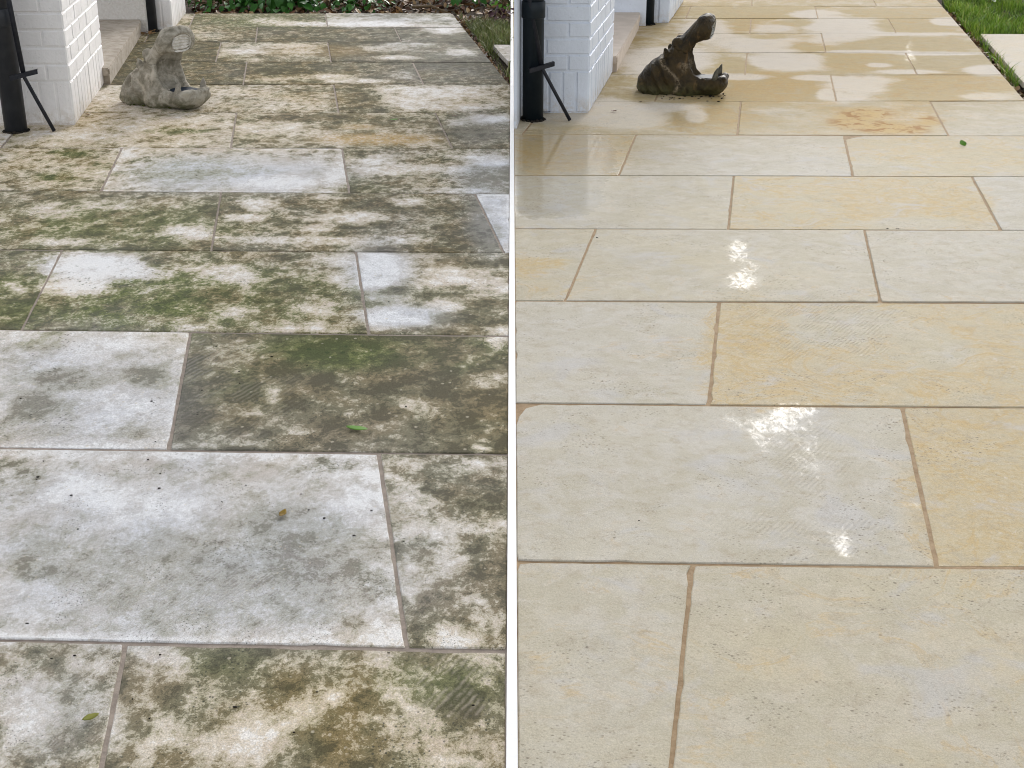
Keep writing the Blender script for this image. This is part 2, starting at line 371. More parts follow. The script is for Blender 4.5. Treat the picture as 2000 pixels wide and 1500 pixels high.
JV, JH = .0068, .0080
def slab(parent, mat, top, bot, L, Rr, chans, seed, tilt=.0012, z=0.0, nx=None, ny=None, name='paving_slab'):
    """L, Rr: outlines [(x,y),...] from the far to the near row line; top/bot: functions x->y of the row lines"""
    def poly(pl, v):
        pl = [Vector(p) for p in pl]
        if len(pl) == 2: return pl[0].lerp(pl[1], v)
        s = v * (len(pl) - 1); i = min(int(s), len(pl) - 2)
        return pl[i].lerp(pl[i + 1], s - i)
    a = ground(*L[0]); b = ground(*Rr[0]); c = ground(*L[-1]); d = ground(*Rr[-1])
    w_ = (b - a).length; h_ = (c - a).length
    nx = nx or max(6, min(34, int(w_ / .04))); ny = ny or max(5, min(24, int(h_ / .04)))
    rr = random.Random(seed)
    gl = [ground(*p) for p in L]; gr_ = [ground(*p) for p in Rr]
    t1, t2, t3 = rr.uniform(-tilt, tilt), rr.uniform(-tilt, tilt), rr.uniform(-tilt, tilt)
    V = []; PX = []
    grid = {}
    for j in range(ny + 1):
        v = j / ny
        lp, rp = poly(gl, v), poly(gr_, v)
        for i in range(nx + 1):
            u = i / nx
            p = lp.lerp(rp, u)
            dx = JV * (1 if i == 0 else -1 if i == nx else 0); dy = -JH * (1 if j == 0 else -1 if j == ny else 0)
            if i in (0, nx): dx += rr.uniform(-.0008, .0008)
            if j in (0, ny): dy += rr.uniform(-.0008, .0008)
            if rr.random() < .05: dx *= rr.uniform(1.2, 1.7); dy *= rr.uniform(1.2, 1.7)
            if i in (0, nx) and j in (0, ny): k_ = rr.choice((1, 1, 1.1, 1.25)); dx *= k_; dy *= k_
            p = Vector((p.x + dx, p.y + dy, z + t1 + t2 * (u - .5) * 2 + t3 * (v - .5) * 2))
            grid[i, j] = len(V); V.append(p); PX.append(pixel(p))
    F = [(grid[i, j], grid[i, j + 1], grid[i + 1, j + 1], grid[i + 1, j]) for j in range(ny) for i in range(nx)]
    ring = [(i, 0) for i in range(nx)] + [(nx, j) for j in range(ny)] + [(i, ny) for i in range(nx, 0, -1)] + [(0, j) for j in range(ny, 0, -1)]
    prev = [grid[k] for k in ring]
    for (o, dz) in ((.0024, -.0022), (.0028, -.032)):
        cur = []
        for k in ring:
            i, j = k
            p = V[grid[k]]
            q = Vector((p.x + (-o if i == 0 else o if i == nx else 0), p.y + (o if j == 0 else -o if j == ny else 0), p.z + dz))
            cur.append(len(V)); V.append(q); PX.append(PX[grid[k]])
        n = len(ring)
        for s in range(n): F.append((prev[s], prev[(s + 1) % n], cur[(s + 1) % n], cur[s]))
        prev = cur
    me = bpy.data.meshes.new(name); me.from_pydata([tuple(p) for p in V], [], F)
    for ch, (base, blobs) in chans.items():
        at = me.attributes.new(ch, 'FLOAT', 'POINT')
        near = [bl for bl in blobs]
        vals = [field(base, near, x, y) for (x, y) in PX]
        if ch == 'dirt' and base < .36:
            for (i, j), k in grid.items():
                if i in (0, nx) or j in (0, ny): vals[k] -= rr.uniform(.12, .34)
        if ch == 'dirt' and base >= .36:
            for (i, j), k in grid.items():
                if i in (0, nx) or j in (0, ny): vals[k] += rr.uniform(-.12, .3)
        at.data.foreach_set('value', vals)
    o = link(name, me, mat, parent)
    o['seed'] = float(rr.uniform(-40, 40)); o['pattern_size'] = float(rr.choice((.75, .9, 1.1, 1.35, 1.6)))
    return o

def bed(name, pts, mat, label):
    bm = bmesh.new(); prism(bm, ccw([tuple(ground(*p).xy) for p in pts]), -.05, -.0030)
    o = frombm(name, bm, mat); tag(o, label, kind='structure'); return o

STRIP = .0098
def strip_x(side, y):                 # picture x of the edge of the white strip at row y
    p = ground(1000, y); return pixel((side * (STRIP - .003), p.y, 0))[0]

# row lines (value at x=500, slope)
LROWS = [(26, 0), (53, .001), (82, .001), (121, .002), (165, .001), (220, .001), (289, .002), (375.5, .007), (490.5, .007), (650, .0123), (881, .0133), (1260, .0205), (1935, .03)]
RROWS = [(-32, 0), (-10, 0), (12, 0), (36, .001), (65, .0005), (103, .001), (146, .001), (197.5, .0), (263.5, .003), (343.5, .003), (448, .004), (589.5, .005), (792, .009), (1103, .0133), (1592, .02)]
def rowf(r, x0): return lambda x: r[0] + r[1] * (x - x0)

# ---- mossy patio -------------------------------------------------------------
DIRT = [
 # A row
 (60,1390,50,75,.08),(222,1440,16,60,.05),(80,1285,70,16,.75),(140,1335,55,22,.62),(120,1480,110,28,.68),(190,1300,40,12,.2),(150,1400,40,40,.55),
 (300,1290,30,22,.15),(340,1425,70,35,.3),(480,1455,70,40,.18),(640,1335,40,24,.3),(770,1390,60,50,.28),(960,1300,30,34,.25),(258,1345,18,70,.85),(430,1295,60,24,.85),
 (560,1330,90,40,.85),(690,1400,60,36,.8),(870,1330,90,40,.9),(910,1420,60,55,.85),(730,1465,90,24,.8),(330,1350,50,30,.6),(400,1390,50,26,.65),(280,1470,50,30,.6),(560,1390,60,26,.3),(860,1470,40,20,.3),(650,1300,40,12,.2),
 # B row
 (130,955,70,26,-.1),(215,990,55,40,-.15),(340,990,80,25,-.1),(690,950,50,60,-.12),(745,1190,22,90,-.1),(400,1246,360,12,-.15),(55,1150,45,45,.05),(200,892,190,9,.0),(560,893,180,9,-.1),
 (45,935,38,34,.5),(95,1075,55,36,.48),(300,1075,90,30,.42),(610,1060,80,50,.5),(550,1010,60,45,.5),(460,1125,90,40,.55),(60,1110,45,26,.62),(300,1180,130,55,.5),(620,1150,110,45,.48),(420,918,60,18,.3),(640,905,80,16,.4),
 (540,1130,230,90,.60),(300,1120,150,60,.50),(420,1195,300,36,.40),(180,1010,40,14,.35),(560,950,110,26,.3),(150,1190,60,30,.3),
 (890,915,90,14,.6),(900,970,80,34,.95),(965,1120,50,75,1.0),(915,1165,26,26,.85),(840,1215,32,40,.95),(785,960,26,60,.3),(840,1035,90,18,.2),(950,1033,60,9,-.1),(890,1245,42,22,-.15),(930,1180,20,14,.05),(832,985,18,16,0),(870,1100,50,26,.35),(800,1130,25,40,.3),(960,1225,40,24,.5),(930,905,26,8,-.1),(940,1060,60,16,.7),
 # C row
 (60,795,42,28,.8),(130,742,60,18,.6),(285,738,34,20,.78),(100,672,60,10,.5),(275,842,44,14,.5),(250,790,60,26,.0),(250,668,100,14,.02),(190,870,190,6,.0),(60,850,50,18,.4),(40,700,30,20,.35),(150,690,50,14,.15),(150,820,50,20,.2),
 (527,772,14,16,.0),(515,805,44,8,.28),(590,842,34,10,.5),(520,860,46,12,.52),(412,672,24,20,.45),(692,735,24,14,.35),(840,793,60,11,.42),(975,666,24,11,-.2),(939,872,13,8,-.3),(950,742,34,16,.55),(395,855,44,22,.6),(470,700,60,30,.8),(700,690,120,30,1.1),(880,840,90,26,.95),(640,800,60,20,.9),(440,760,50,24,.9),(560,815,40,14,.85),
 # D row
 (30,560,20,10,.35),(60,620,50,16,.95),(185,520,95,26,-.25),(150,560,62,14,-.2),(235,535,70,14,-.2),(455,540,44,9,.05),(300,515,30,8,.0),(420,525,60,8,.15),(490,557,26,14,-.05),(265,566,34,8,.05),(450,606,50,9,.05),(590,640,60,7,.0),(390,640,40,8,.15),(640,508,46,10,.15),(640,545,22,14,.15),(620,600,40,14,.3),
 (260,557,44,12,.85),(240,580,60,10,.8),(420,580,90,14,.9),(200,608,60,16,.98),(130,622,55,16,.9),(340,600,80,14,.9),(560,560,60,24,.95),(315,515,18,9,1.0),(290,505,20,6,.9),(560,502,50,8,.95),(470,630,60,9,.7),(345,575,40,10,.85),(530,595,40,12,.85),(590,530,50,10,.6),
 (740,518,54,28,-.2),(730,552,44,16,-.2),(780,620,74,17,-.2),(860,530,44,9,-.15),(890,548,54,7,-.1),(895,598,34,11,-.1),(978,560,20,14,-.1),(905,512,90,9,1.0),(960,512,44,9,1.0),(840,569,90,6,.85),(772,568,24,6,1.15),(930,622,70,16,1.0),(885,564,66,9,.62),(805,645,54,9,.75),(940,592,44,12,.85),(900,645,50,8,.75),(985,645,26,8,-.1),(820,515,30,8,.45),
 # E row
 (80,412,60,10,.30),(190,402,70,8,.40),(362,450,34,9,-.05),(130,472,54,8,.22),(405,462,34,7,.0),(220,455,80,13,.85),(30,412,24,10,.8),(385,412,44,12,.95),(300,432,66,12,.82),(90,450,34,10,.8),(280,486,160,4,1.0),(330,475,50,8,.75),(300,400,70,8,.55),
 (575,398,30,10,1.05),(720,396,46,11,1.1),(462,402,22,14,1.05),(585,440,30,7,1.0),(672,450,40,9,1.1),(752,432,22,13,1.1),(800,412,34,7,1.0),(875,408,60,12,1.0),(905,455,60,20,1.0),(870,480,80,9,1.05),(530,428,24,7,.9),(752,487,30,5,1.2),(470,440,26,9,.8),(640,412,30,6,.8),(500,398,30,10,-.1),(640,385,20,5,.2),(690,425,60,8,-.1),(640,470,80,7,.1),(540,470,60,6,.1),(480,425,34,7,-.1),(800,395,30,6,.0),(790,470,40,6,.2),(620,445,30,7,.0),
 # F row
 (145,300,34,7,.95),(115,347,34,6,.9),(60,322,30,5,.5),(30,358,34,5,.75),(190,345,30,5,.4),(350,340,110,8,.55),(300,312,60,7,.42),(420,300,70,6,.36),(252,300,14,8,-.2),(545,357,70,13,-.2),(655,350,20,20,-.15),(500,320,60,8,.25),(600,325,60,8,.15),
 (730,312,44,9,.0),(755,332,56,9,.0),(865,330,66,6,.1),(935,308,60,5,.0),(690,370,34,8,1.0),(698,300,18,7,1.0),(845,312,60,5,.8),(960,345,40,16,.7),(745,355,60,7,.8),(840,355,40,8,.6),(890,372,60,4,.1),(960,318,40,5,-.1),
 # G row
 (300,232,50,5,.25),(350,256,56,5,.75),(420,250,30,5,.5),(180,270,80,8,.15),(120,262,60,12,.15),(310,275,60,5,.5),(250,250,50,5,.2),(640,232,130,8,.95),(800,240,60,12,.8),(530,248,60,10,.15),(700,270,100,8,.42),(600,270,60,8,.4),(790,275,60,7,.5),(965,232,40,8,-.1),(890,240,20,6,.1),(905,262,44,12,.95),(960,262,40,9,.85),
 # H row
 (230,195,70,20,.2),(350,200,60,10,.4),(460,180,80,7,.35),(560,205,80,9,.35),(600,178,40,6,.8),(690,190,32,22,.9),(720,212,40,6,.95),(800,200,40,14,.05),(880,182,90,13,.0),(900,208,70,6,.1),(980,190,30,20,.5),(780,175,40,5,.15),
 # I, J, K, L rows
 (560,140,60,7,1.1),(640,150,44,5,.15),(520,155,60,6,.5),(560,125,50,5,.95),(720,140,40,8,.95),(690,158,60,4,.15),(790,148,20,8,.35),(860,150,70,14,.85),(430,140,60,20,.95),(330,120,70,30,.98),(470,100,40,5,.1),(540,90,50,5,.25),(600,100,40,4,.2),(560,110,70,5,.7),(660,100,40,12,1.0),(760,95,60,6,.4),(780,112,40,4,.1),(860,100,80,12,.75),(900,102,24,6,.15),(800,86,40,4,.3),
 (560,67,80,12,.9),(700,66,70,12,.92),(400,66,60,12,.5),(820,70,60,10,.85),(870,58,34,7,.0),(570,46,50,4,.15),(520,40,30,5,.3),(600,34,30,6,.95),(720,47,110,5,-.2),(760,31,120,4,.65),(850,45,40,5,.5),(480,30,40,4,.7),(440,60,40,8,.75)]
GREEN = [(300,580,330,60,.95),(60,570,60,70,.7),(230,440,220,40,.7),(560,600,120,40,.6),(140,300,40,8,.9),(115,346,40,8,.9),(340,330,160,22,.5),(660,690,150,30,.9),(900,690,100,30,.5),(520,40,120,14,.75),(420,1290,80,30,.4),(850,1330,120,40,.55),(60,660,60,14,.5),(440,740,90,60,.4),(920,600,80,40,.25),(560,880,60,20,.2),(350,255,60,6,.7),(470,410,60,30,.3),(690,360,60,12,.4)]
WARM = [(300,700,700,600,.75),(350,1080,430,190,.12),(170,760,200,110,.12),(740,540,60,60,.1),(800,620,80,20,.1),(960,430,40,60,.0),(450,340,200,36,.1),(960,345,60,40,.15),(700,180,360,60,.85),(880,100,140,60,.35),(150,260,200,40,1.0),(110,330,120,40,1.0),(300,90,120,60,.9),(600,1400,350,110,.85),(90,1390,110,100,.3),(190,525,100,30,.25),(940,250,60,30,.25),(760,40,130,14,.35)]
OCHRE = [(735,272,100,10,.75),(700,248,30,5,.5),(620,100,90,10,.3),(620,190,60,10,.2),(190,230,60,30,.15)]
RIBS = [(420,1180,300,60,.9),(900,1330,90,90,1.0),(420,690,70,50,.7),(130,1400,100,80,.6),(230,640,150,20,.3),(450,780,120,80,.4)]
DCH = lambda d: {'dirt': (d + (.10 if d > .36 else .02), DIRT), 'green': (.15, GREEN), 'warm': (.7, WARM), 'ochre': (0, OCHRE), 'ribs': (.0, RIBS)}

# joints: for each row (far to near) the pictures x of the joints at the row's far line, and a starting dirt value per slab
LJ = [
 ([381, 635], [.5, .75, .35]), ([300, 503, 770], [.5, .9, 1.05, .9]), ([432, 640], [1.05, .5, .95]), ([482, 806], [1.05, .85, 1.0]),
 ([652], [.45, .55]), ([60, 462, 850], [.15, .35, .5, .65]), ([238, 668], [.38, .3, .55]), ([-40, 432, 928], [.5, .64, .56, .02]),
 ([122, 695], [.8, .62, .42]), ([-180, 372], [.3, .28, .92]), ([-330, 740], [.4, .26, .68]), ([245], [.46, .66])]
LEFT_X = [120, 100, 80, 60, 20, -40, -140, -240, -330, -480, -640, -900]
patio_a = bed('patio', [(-1500, 1935), (strip_x(-1, 1935), 1935), (strip_x(-1, 190), 190), (884, 26.5), (120, 26.5), (-60, 220)], M['mortar_old'], 'old patio of stained mossy sandstone slabs')
def edge_a(y): return min(on_line(883, 26, VPL, y), strip_x(-1, y))
sid = 100
for r in range(12):
    tf, bf = rowf(LROWS[r], 500), rowf(LROWS[r + 1], 500)
    js, ds = LJ[r]
    xs = [LEFT_X[r]] + js + [None]
    for k in range(len(xs) - 1):
        def ends(x, left):
            if x is None:
                y0 = tf(980); y1 = bf(980)
                n = 6
                return [(edge_a(y0 + (y1 - y0) * q / n), y0 + (y1 - y0) * q / n) for q in range(n + 1)]
            y0 = tf(x); xb = on_line(x, y0, VPL, bf(x)); return [(x, y0), (xb, bf(xb))]
        sid += 1
        slab(patio_a, M['dirty'], tf, bf, ends(xs[k], 1), ends(xs[k + 1], 0), DCH(ds[k]), sid)

# ---- washed patio ------------------------------------------------------------
OC = [(1880,950,110,160,.75),(1850,860,60,40,.9),(1700,690,330,90,.6),(1450,680,60,90,.85),(1560,760,150,30,.65),(1640,640,90,30,.1),(1900,740,80,40,.55),(1830,690,60,24,.15),(1760,650,60,20,.25),(1040,515,50,10,.9),(1080,510,40,5,1.0),(1030,535,26,8,.9),(1090,560,60,20,.5),(1140,470,30,20,.4),(1080,480,60,22,.1),
 (1700,400,160,34,.75),(1680,430,44,10,1.0),(1760,436,110,9,.15),(1560,410,80,26,.45),(1900,400,40,30,.7),(1760,300,120,30,.55),(1720,325,60,10,.2),(1900,310,80,30,.5),(1120,300,110,36,.55),(1700,225,110,26,.75),(1560,230,60,20,.3),(1690,205,40,7,.1),(1380,235,80,24,.7),(1500,170,100,24,.75),(1850,165,120,24,.65),(1660,120,80,20,.5),(1480,50,60,16,.6),(1570,85,60,14,.55),(1660,1300,300,160,.33),(1150,1300,120,150,.25),(1050,1250,40,60,.3)]
COOL = [(1400,900,400,140,.85),(1200,690,200,100,.9),(1440,300,210,38,.9),(1200,400,200,50,.55),(1430,520,260,70,.55),(1850,520,140,66,.8),(1960,400,50,60,1.0),(1170,1300,90,180,.7),(1650,1280,330,180,.35),(1900,235,90,30,.7),(1850,120,120,20,.8),(1780,80,130,16,.7),(1750,30,120,20,.6)]
WET = [(1110,290,120,30,.95),(1060,330,60,50,1),(1250,230,90,18,.2),(1390,235,70,24,1),(1360,228,20,12,.05),(1300,210,60,7,.15),(1150,215,100,20,.2),(1480,165,140,30,1),(1440,150,60,6,.1),(1590,152,40,5,.05),(1612,184,16,8,.05),(1700,165,75,15,-.1),(1650,190,40,8,.2),(1780,158,40,6,-.05),(1850,170,110,28,1),(1930,188,50,7,.2),
 (1560,122,95,14,-.1),(1420,126,36,12,.9),(1450,133,26,5,.9),(1680,120,70,20,1),(1720,127,24,4,.1),(1780,140,60,4,.0),(1850,120,90,16,1),(1930,137,40,8,-.1),(1300,120,80,24,.1),(1570,92,70,9,1),(1520,100,40,5,.2),(1480,85,60,14,.05),(1500,72,40,4,.8),(1650,80,60,10,-.05),(1760,87,120,11,1),(1690,101,80,3,.1),(1840,105,80,3,.0),(1740,66,120,3,-.1),
 (1660,50,75,12,-.1),(1550,45,34,5,.9),(1500,55,40,6,.1),(1430,50,40,12,.85),(1780,50,70,12,1),(1853,42,30,7,-.2),(1480,25,110,10,1),(1600,28,50,7,-.1),(1760,26,110,8,.9),(1380,60,40,20,.1)]
FILM = [(1530,818,40,30,1.0),(1480,838,36,26,.8),(1560,802,44,14,.9),(1502,870,16,30,.8),(1420,815,26,16,.62),(1430,880,20,22,.55),(1580,890,46,64,.6),(1640,1050,26,30,.8),(1655,1070,18,22,.95),(1775,985,26,6,.8),(1440,490,28,24,.75),(1450,548,36,20,.82),(1470,520,24,10,.66),(1652,495,7,22,.5),(1776,98,10,22,.60),(1778,115,14,8,.62),(1310,1175,18,24,.62),(1690,1165,20,8,.62),(1330,1185,6,12,.7),(1690,612,50,14,.35),(1970,600,30,10,.4),(1720,870,20,16,.45)]
SHEEN = [(1085,312,105,60,1),(1075,392,95,34,.8),(1080,225,70,30,.3)]
RUST = [(1690,224,44,12,1),(1755,252,56,8,1),(1812,237,22,9,.9),(1660,238,34,12,.9),(1722,248,44,9,1)]
RIBB = [(1580,640,160,60,1.0),(1580,900,70,70,.6),(1560,1040,160,50,.55),(1440,620,40,40,.8),(1460,540,40,40,.4)]
WZ = [(1400,90,700,150,1),(1110,290,160,40,.6)]
def RCH(o, c):
    return {'ochre': (o, OC), 'cool': (c, COOL), 'wet': (.62, WET), 'wetzone': (0, WZ), 'film': (0, FILM), 'rust': (0, RUST), 'ribs': (0, RIBB), 'sheen': (0, SHEEN)}
RJ = [
 ([1340, 1600], [.4, .3, .4], [.4] * 3), ([1470, 1700], [.4, .3, .4], [.4] * 3),
 ([1349, 1592], [.4, .3, .4], [.2, .4, .5]), ([1467, 1734], [.35, .2, .4], [.3, .5, .5]), ([1326, 1604], [.2, .3, .3], [.3, .2, .6]), ([1459, 1768], [.15, .25, .2], [.4, .4, .7]), ([1300, 1622], [.2, .4, .4], [.2] * 3),
 ([1070, 1447, 1816], [.1, .35, .45, .2], [.3, .2, .2, .6]), ([1242, 1648], [.4, .1, .4], [.2, .9, .2]), ([1433, 1898], [.15, .5, .1], [.5, .2, .9]), ([1163, 1688], [.25, .15, .15], [.3, .5, .7]), ([1405, 2050], [.05, .5, .3], [.9, .3, .3]), ([1762], [.08, .7], [.8, .2]), ([1352, 2350], [.2, .3, .3], [.5, .3, .3])]
patio_b = bed('patio', [(strip_x(1, 1592), 1592), (3300, 1592), (2600, 900), (on_line(1844, 15, VPR, 330), 330), (on_line(1844, 15, VPR, -32) - 1, -31.5), (strip_x(1, -32), -31.5)], M['mortar_new'], 'washed wet patio of cream sandstone slabs')
def edge_b(y): return on_line(1844, 15, VPR, y)
for r in range(14):
    tf, bf = rowf(RROWS[r], 1500), rowf(RROWS[r + 1], 1500)
    js, os_, cs = RJ[r]
    xs = ['s'] + js + [None]
    for k in range(len(xs) - 1):
        def ends(x):
            if x == 's':
                y0 = tf(1000); y1 = bf(1000)
                if r == 12: return [(1052, 788.5), (1016, 800), (strip_x(1, 822) + 1, 822)] + [(strip_x(1, yy), yy) for yy in range(840, 1090, 18)] + [(strip_x(1, y1), y1)]
                return [(strip_x(1, y0), y0), (strip_x(1, y1), y1)]
            if x is None:
                y0 = tf(2050); y1 = bf(2050)
                if y0 > 320: return [(on_line(2300 + r * 30, y0, VPR, y0), y0), (on_line(2300 + r * 30, y0, VPR, y1), y1)]
                return [(edge_b(y0), y0), (edge_b(y1), y1)]
            y0 = tf(x); xb = on_line(x, y0, VPR, bf(x)); return [(x, y0), (xb, bf(xb))]
        sid += 1
        slab(patio_b, M['clean'], tf, bf, ends(xs[k]), ends(xs[k + 1]), RCH(os_[k], cs[k]), sid)

# white edging strip added between the two patios, no part of either
bm = bmesh.new(); prism(bm, [(-STRIP, 1.0), (STRIP, 1.0), (STRIP, 17.0), (-STRIP, 17.0)], -.06, .004)
o = frombm('divider_strip', bm, M['white_divider']); tag(o, 'added narrow white edging strip running between the mossy and the washed patio', 'divider')

# stepping pavers in the lawn
def paver(pts, mat, chans, label, seed):
    L, Rr = [pts[0], pts[3]], [pts[1], pts[2]]
    o = slab(None, mat, None, None, L, Rr, chans, seed, nx=8, ny=8, name='stepping_stone', z=-.004)
    tag(o, label, 'paver'); return o
paver([(961, 86), (strip_x(-1, 86), 86), (strip_x(-1, 118), 118), (990, 118)], M['dirty'], {'dirt': (.3, []), 'green': (.1, []), 'warm': (.4, []), 'ochre': (0, []), 'ribs': (0, [])}, 'grey stone paver in the lawn beside the mossy patio', 900)
paver([(1914, 65), (2100, 65), (2165, 160), (1998, 160)], M['clean'], {'ochre': (.35, []), 'cool': (.4, []), 'wet': (.1, []), 'wetzone': (.6, []), 'film': (0, []), 'rust': (0, []), 'ribs': (0, []), 'sheen': (0, [])}, 'pale stone paver in the lawn beside the washed patio', 901)

# ------------------------------------------------------------------ houses: brick piers, wall, step
def brick_mesh(name, L_, H_, D_, seed):
    """face towards -Y, centred, back at y=+D"""
    rr = random.Random(seed); b = .004
    V = []
    for (y, ins) in ((D_, 0), (b, 0), (0, b)):
        for (sx, sz) in ((-1, -1), (1, -1), (1, 1), (-1, 1)):
            V.append((sx * (L_ / 2 - ins) + rr.uniform(-.0012, .0012), y + rr.uniform(-.0008, .0008), sz * (H_ / 2 - ins) + rr.uniform(-.0012, .0012)))
    F = []
    for k in range(2):
        for i in range(4): F.append((k * 4 + i, k * 4 + (i + 1) % 4, k * 4 + 4 + (i + 1) % 4, k * 4 + 4 + i))
    F.append((8, 9, 10, 11))
    me = bpy.data.meshes.new(name); me.from_pydata(V, [], F); return me
BR = {}
def get_brick(L_, H_, mat, k):
    key = (round(L_, 3), round(H_, 3), mat.name, k % 3)
    if key not in BR:
        BR[key] = brick_mesh('brick', L_, H_, .035, hash(key) & 1023); BR[key].materials.append(mat)
    return BR[key]

def pier(house, corner, left, back, mat, height=2.6):
    """corner/left/back: ground points of the near corner, the left end of the front and the far end of the side"""
    rec = .0065
    c, l, b = [Vector((p.x, p.y, 0)) for p in (corner, left, back)]
    fd = (c - l).normalized(); sdv = (b - c).normalized()
    fn = Vector((fd.y, -fd.x, 0)); sn = Vector((sdv.y, -sdv.x, 0))       # outward normals
    d_ = b - c
    core = [l - fn * rec, c - fn * rec - sn * rec, b - sn * rec, b + (l - c)]
    bm = bmesh.new(); prism(bm, ccw([tuple(p.xy) for p in core]), -.04, height)
    p = frombm('brick_pier', bm, mat, house)
    kk = 0
    def face(o0, dirv, nrm, length, unit, shift):
        nonlocal kk
        rz = math.atan2(dirv.y, dirv.x)
        def put(s, e, z0, z1):
            nonlocal kk
            kk += 1
            me = get_brick(e - s - .011, z1 - z0 - .011, mat, kk)
            o = bpy.data.objects.new('brick', me); col.objects.link(o); o.parent = p
            q = o0 + dirv * ((s + e) / 2) + nrm * rnd.uniform(-.0025, .0012)
            o.location = (q.x, q.y, (z0 + z1) / 2); o.rotation_euler = (rnd.uniform(-.006, .006), 0, rz + rnd.uniform(-.004, .004))
        n = max(2, round(length / (.078 if shift else .1)))
        for i in range(n): put(length * i / n, length * (i + 1) / n, .0, .222)
        z = .222; row = 0
        while z + .085 < height - .3:
            u = unit; s = -(u / 2 if (row + shift) % 2 else 0)
            # lay from the corner outwards
            pos = length
            first = True
            while pos > .001:
                w_ = u / 2 if (first and (row + shift) % 2) else u
                first = False
                s0 = max(0, pos - w_)
                if s0 < u * .22: s0 = 0
                put(s0, pos, z, z + .085); pos = s0
            z += .085; row += 1
    face(l, fd, fn, (c - l).length, .232, 1)
    L2 = (b - c).length
    face(c, sdv, sn, L2, L2 / 5 if L2 > .8 else L2 / 3, 0)
    return p

def house(label, mat, render, stepm, pier1, pier2, wallx, step, extra=None):
    h = empty('house', pier1[0]); tag(h, label, 'house', 'house fronts beside the patios')
    inv = Vector(pier1[0])
    kids = [pier(h, *pier1, mat), pier(h, *pier2, mat)]
    bm = bmesh.new(); y0 = wallx[0].y; prism(bm, [(wallx[0].x, y0), (wallx[1].x, y0), (wallx[1].x, y0 + .2), (wallx[0].x, y0 + .2)], -.04, 2.6)
    kids.append(frombm('wall', bm, render, h))
    # stone step with a rounded nosing that stands proud of its riser
    top, zt = step
    bm = bmesh.new(); prism(bm, ccw([tuple(p.xy) for p in top]), zt - .045, zt)
    bmesh.ops.bevel(bm, geom=bm.edges[:], offset=.008, segments=2, affect='EDGES')
    st = frombm('stone_step', bm, stepm, h); kids.append(st)
    cx = sum((p for p in top), Vector()) / len(top)
    bm = bmesh.new(); prism(bm, ccw([tuple((cx + (p - cx) * .97).xy) for p in top]), -.03, zt - .044)
    rs = frombm('riser', bm, stepm, h); kids.append(rs)
    if extra:
        bm = bmesh.new(); prism(bm, ccw([tuple(p.xy) for p in extra]), -.04, 2.6); kids.append(frombm('wall_return', bm, mat, h))
    for k in kids: k.matrix_parent_inverse = Matrix.Translation(-inv)
    return h

ZS = .10
house('white painted brick house front with warm white piers beside the mossy patio', M['paint_a'], M['render_a'], M['step_a'],
      (ground(148, 244), ground(-130, 244), ground(208, 159)), (ground(338, 60), ground(262, 60), ground(364, 25)),
      (ground(60, 38, ZS), ground(285, 38, ZS)),
      ([ground(202, 133, ZS), ground(213, 133, ZS), ground(274, 42, ZS), ground(276, 36, ZS), ground(100, 36, ZS), ground(60, 133, ZS)], ZS))
house('white painted brick house front with piers tinted for blue light beside the washed patio', M['paint_b'], M['paint_b'], M['step_b'],
      (ground(1150, 221), ground(1019, 221), ground(1197, 142)), (ground(1307, 45), ground(1240, 45), ground(1335, 4)),
      (ground(1090, 24, ZS), ground(1262, 24, ZS)),
      ([ground(1196, 110, ZS), ground(1206, 110, ZS), ground(1250, 29, ZS), ground(1251, 23, ZS), ground(1120, 23, ZS), ground(1085, 110, ZS)], ZS),
      [ground(1004, 251), ground(1009, 251), ground(1021, 222.5), ground(1004, 222.5)])

# ------------------------------------------------------------------ down pipes
def pipe(px, py, mat, label, r=.055, height=2.55, boss=0):
    p = ground(px, py); p.y += r
    t = empty('drain_pipe', p); tag(t, label, 'pipe', 'drain pipes on the house fronts')
    bm = bmesh.new(); tube(bm, [(0, 0, -.03), (0, 0, height)], r, 28); frombm('pipe', bm, mat, t, True)
    bm = bmesh.new(); tube(bm, [(0, 0, .52), (0, 0, .525), (0, 0, .60), (0, 0, .605)], [r + .002, r + .006, r + .006, r + .002], 28); frombm('collar', bm, mat, t, True)
    bm = bmesh.new()
    for k in range(26):
        a = 2 * math.pi * k / 26 + rnd.uniform(-.1, .1); q = Vector((math.cos(a) * (r + .004), math.sin(a) * (r + .004), rnd.uniform(-.004, .006)))
        bmesh.ops.create_icosphere(bm, subdivisions=1, radius=rnd.uniform(.006, .013), matrix=Matrix.Translation(q))
    frombm('sealant', bm, M['crumb'], t, True)
    return t
pipe(25, 261, M['pipe_a'], 'dark grey drain pipe in front of the nearer white pier of the mossy patio')
pipe(290, 64, M['pipe_a'], 'dark grey drain pipe by the farther white pier and step of the mossy patio')
pipe(1041, 238, M['pipe_b'], 'black drain pipe in front of the nearer white pier of the washed patio')
pipe(1264, 50, M['pipe_b'], 'black drain pipe behind the step of the washed patio')

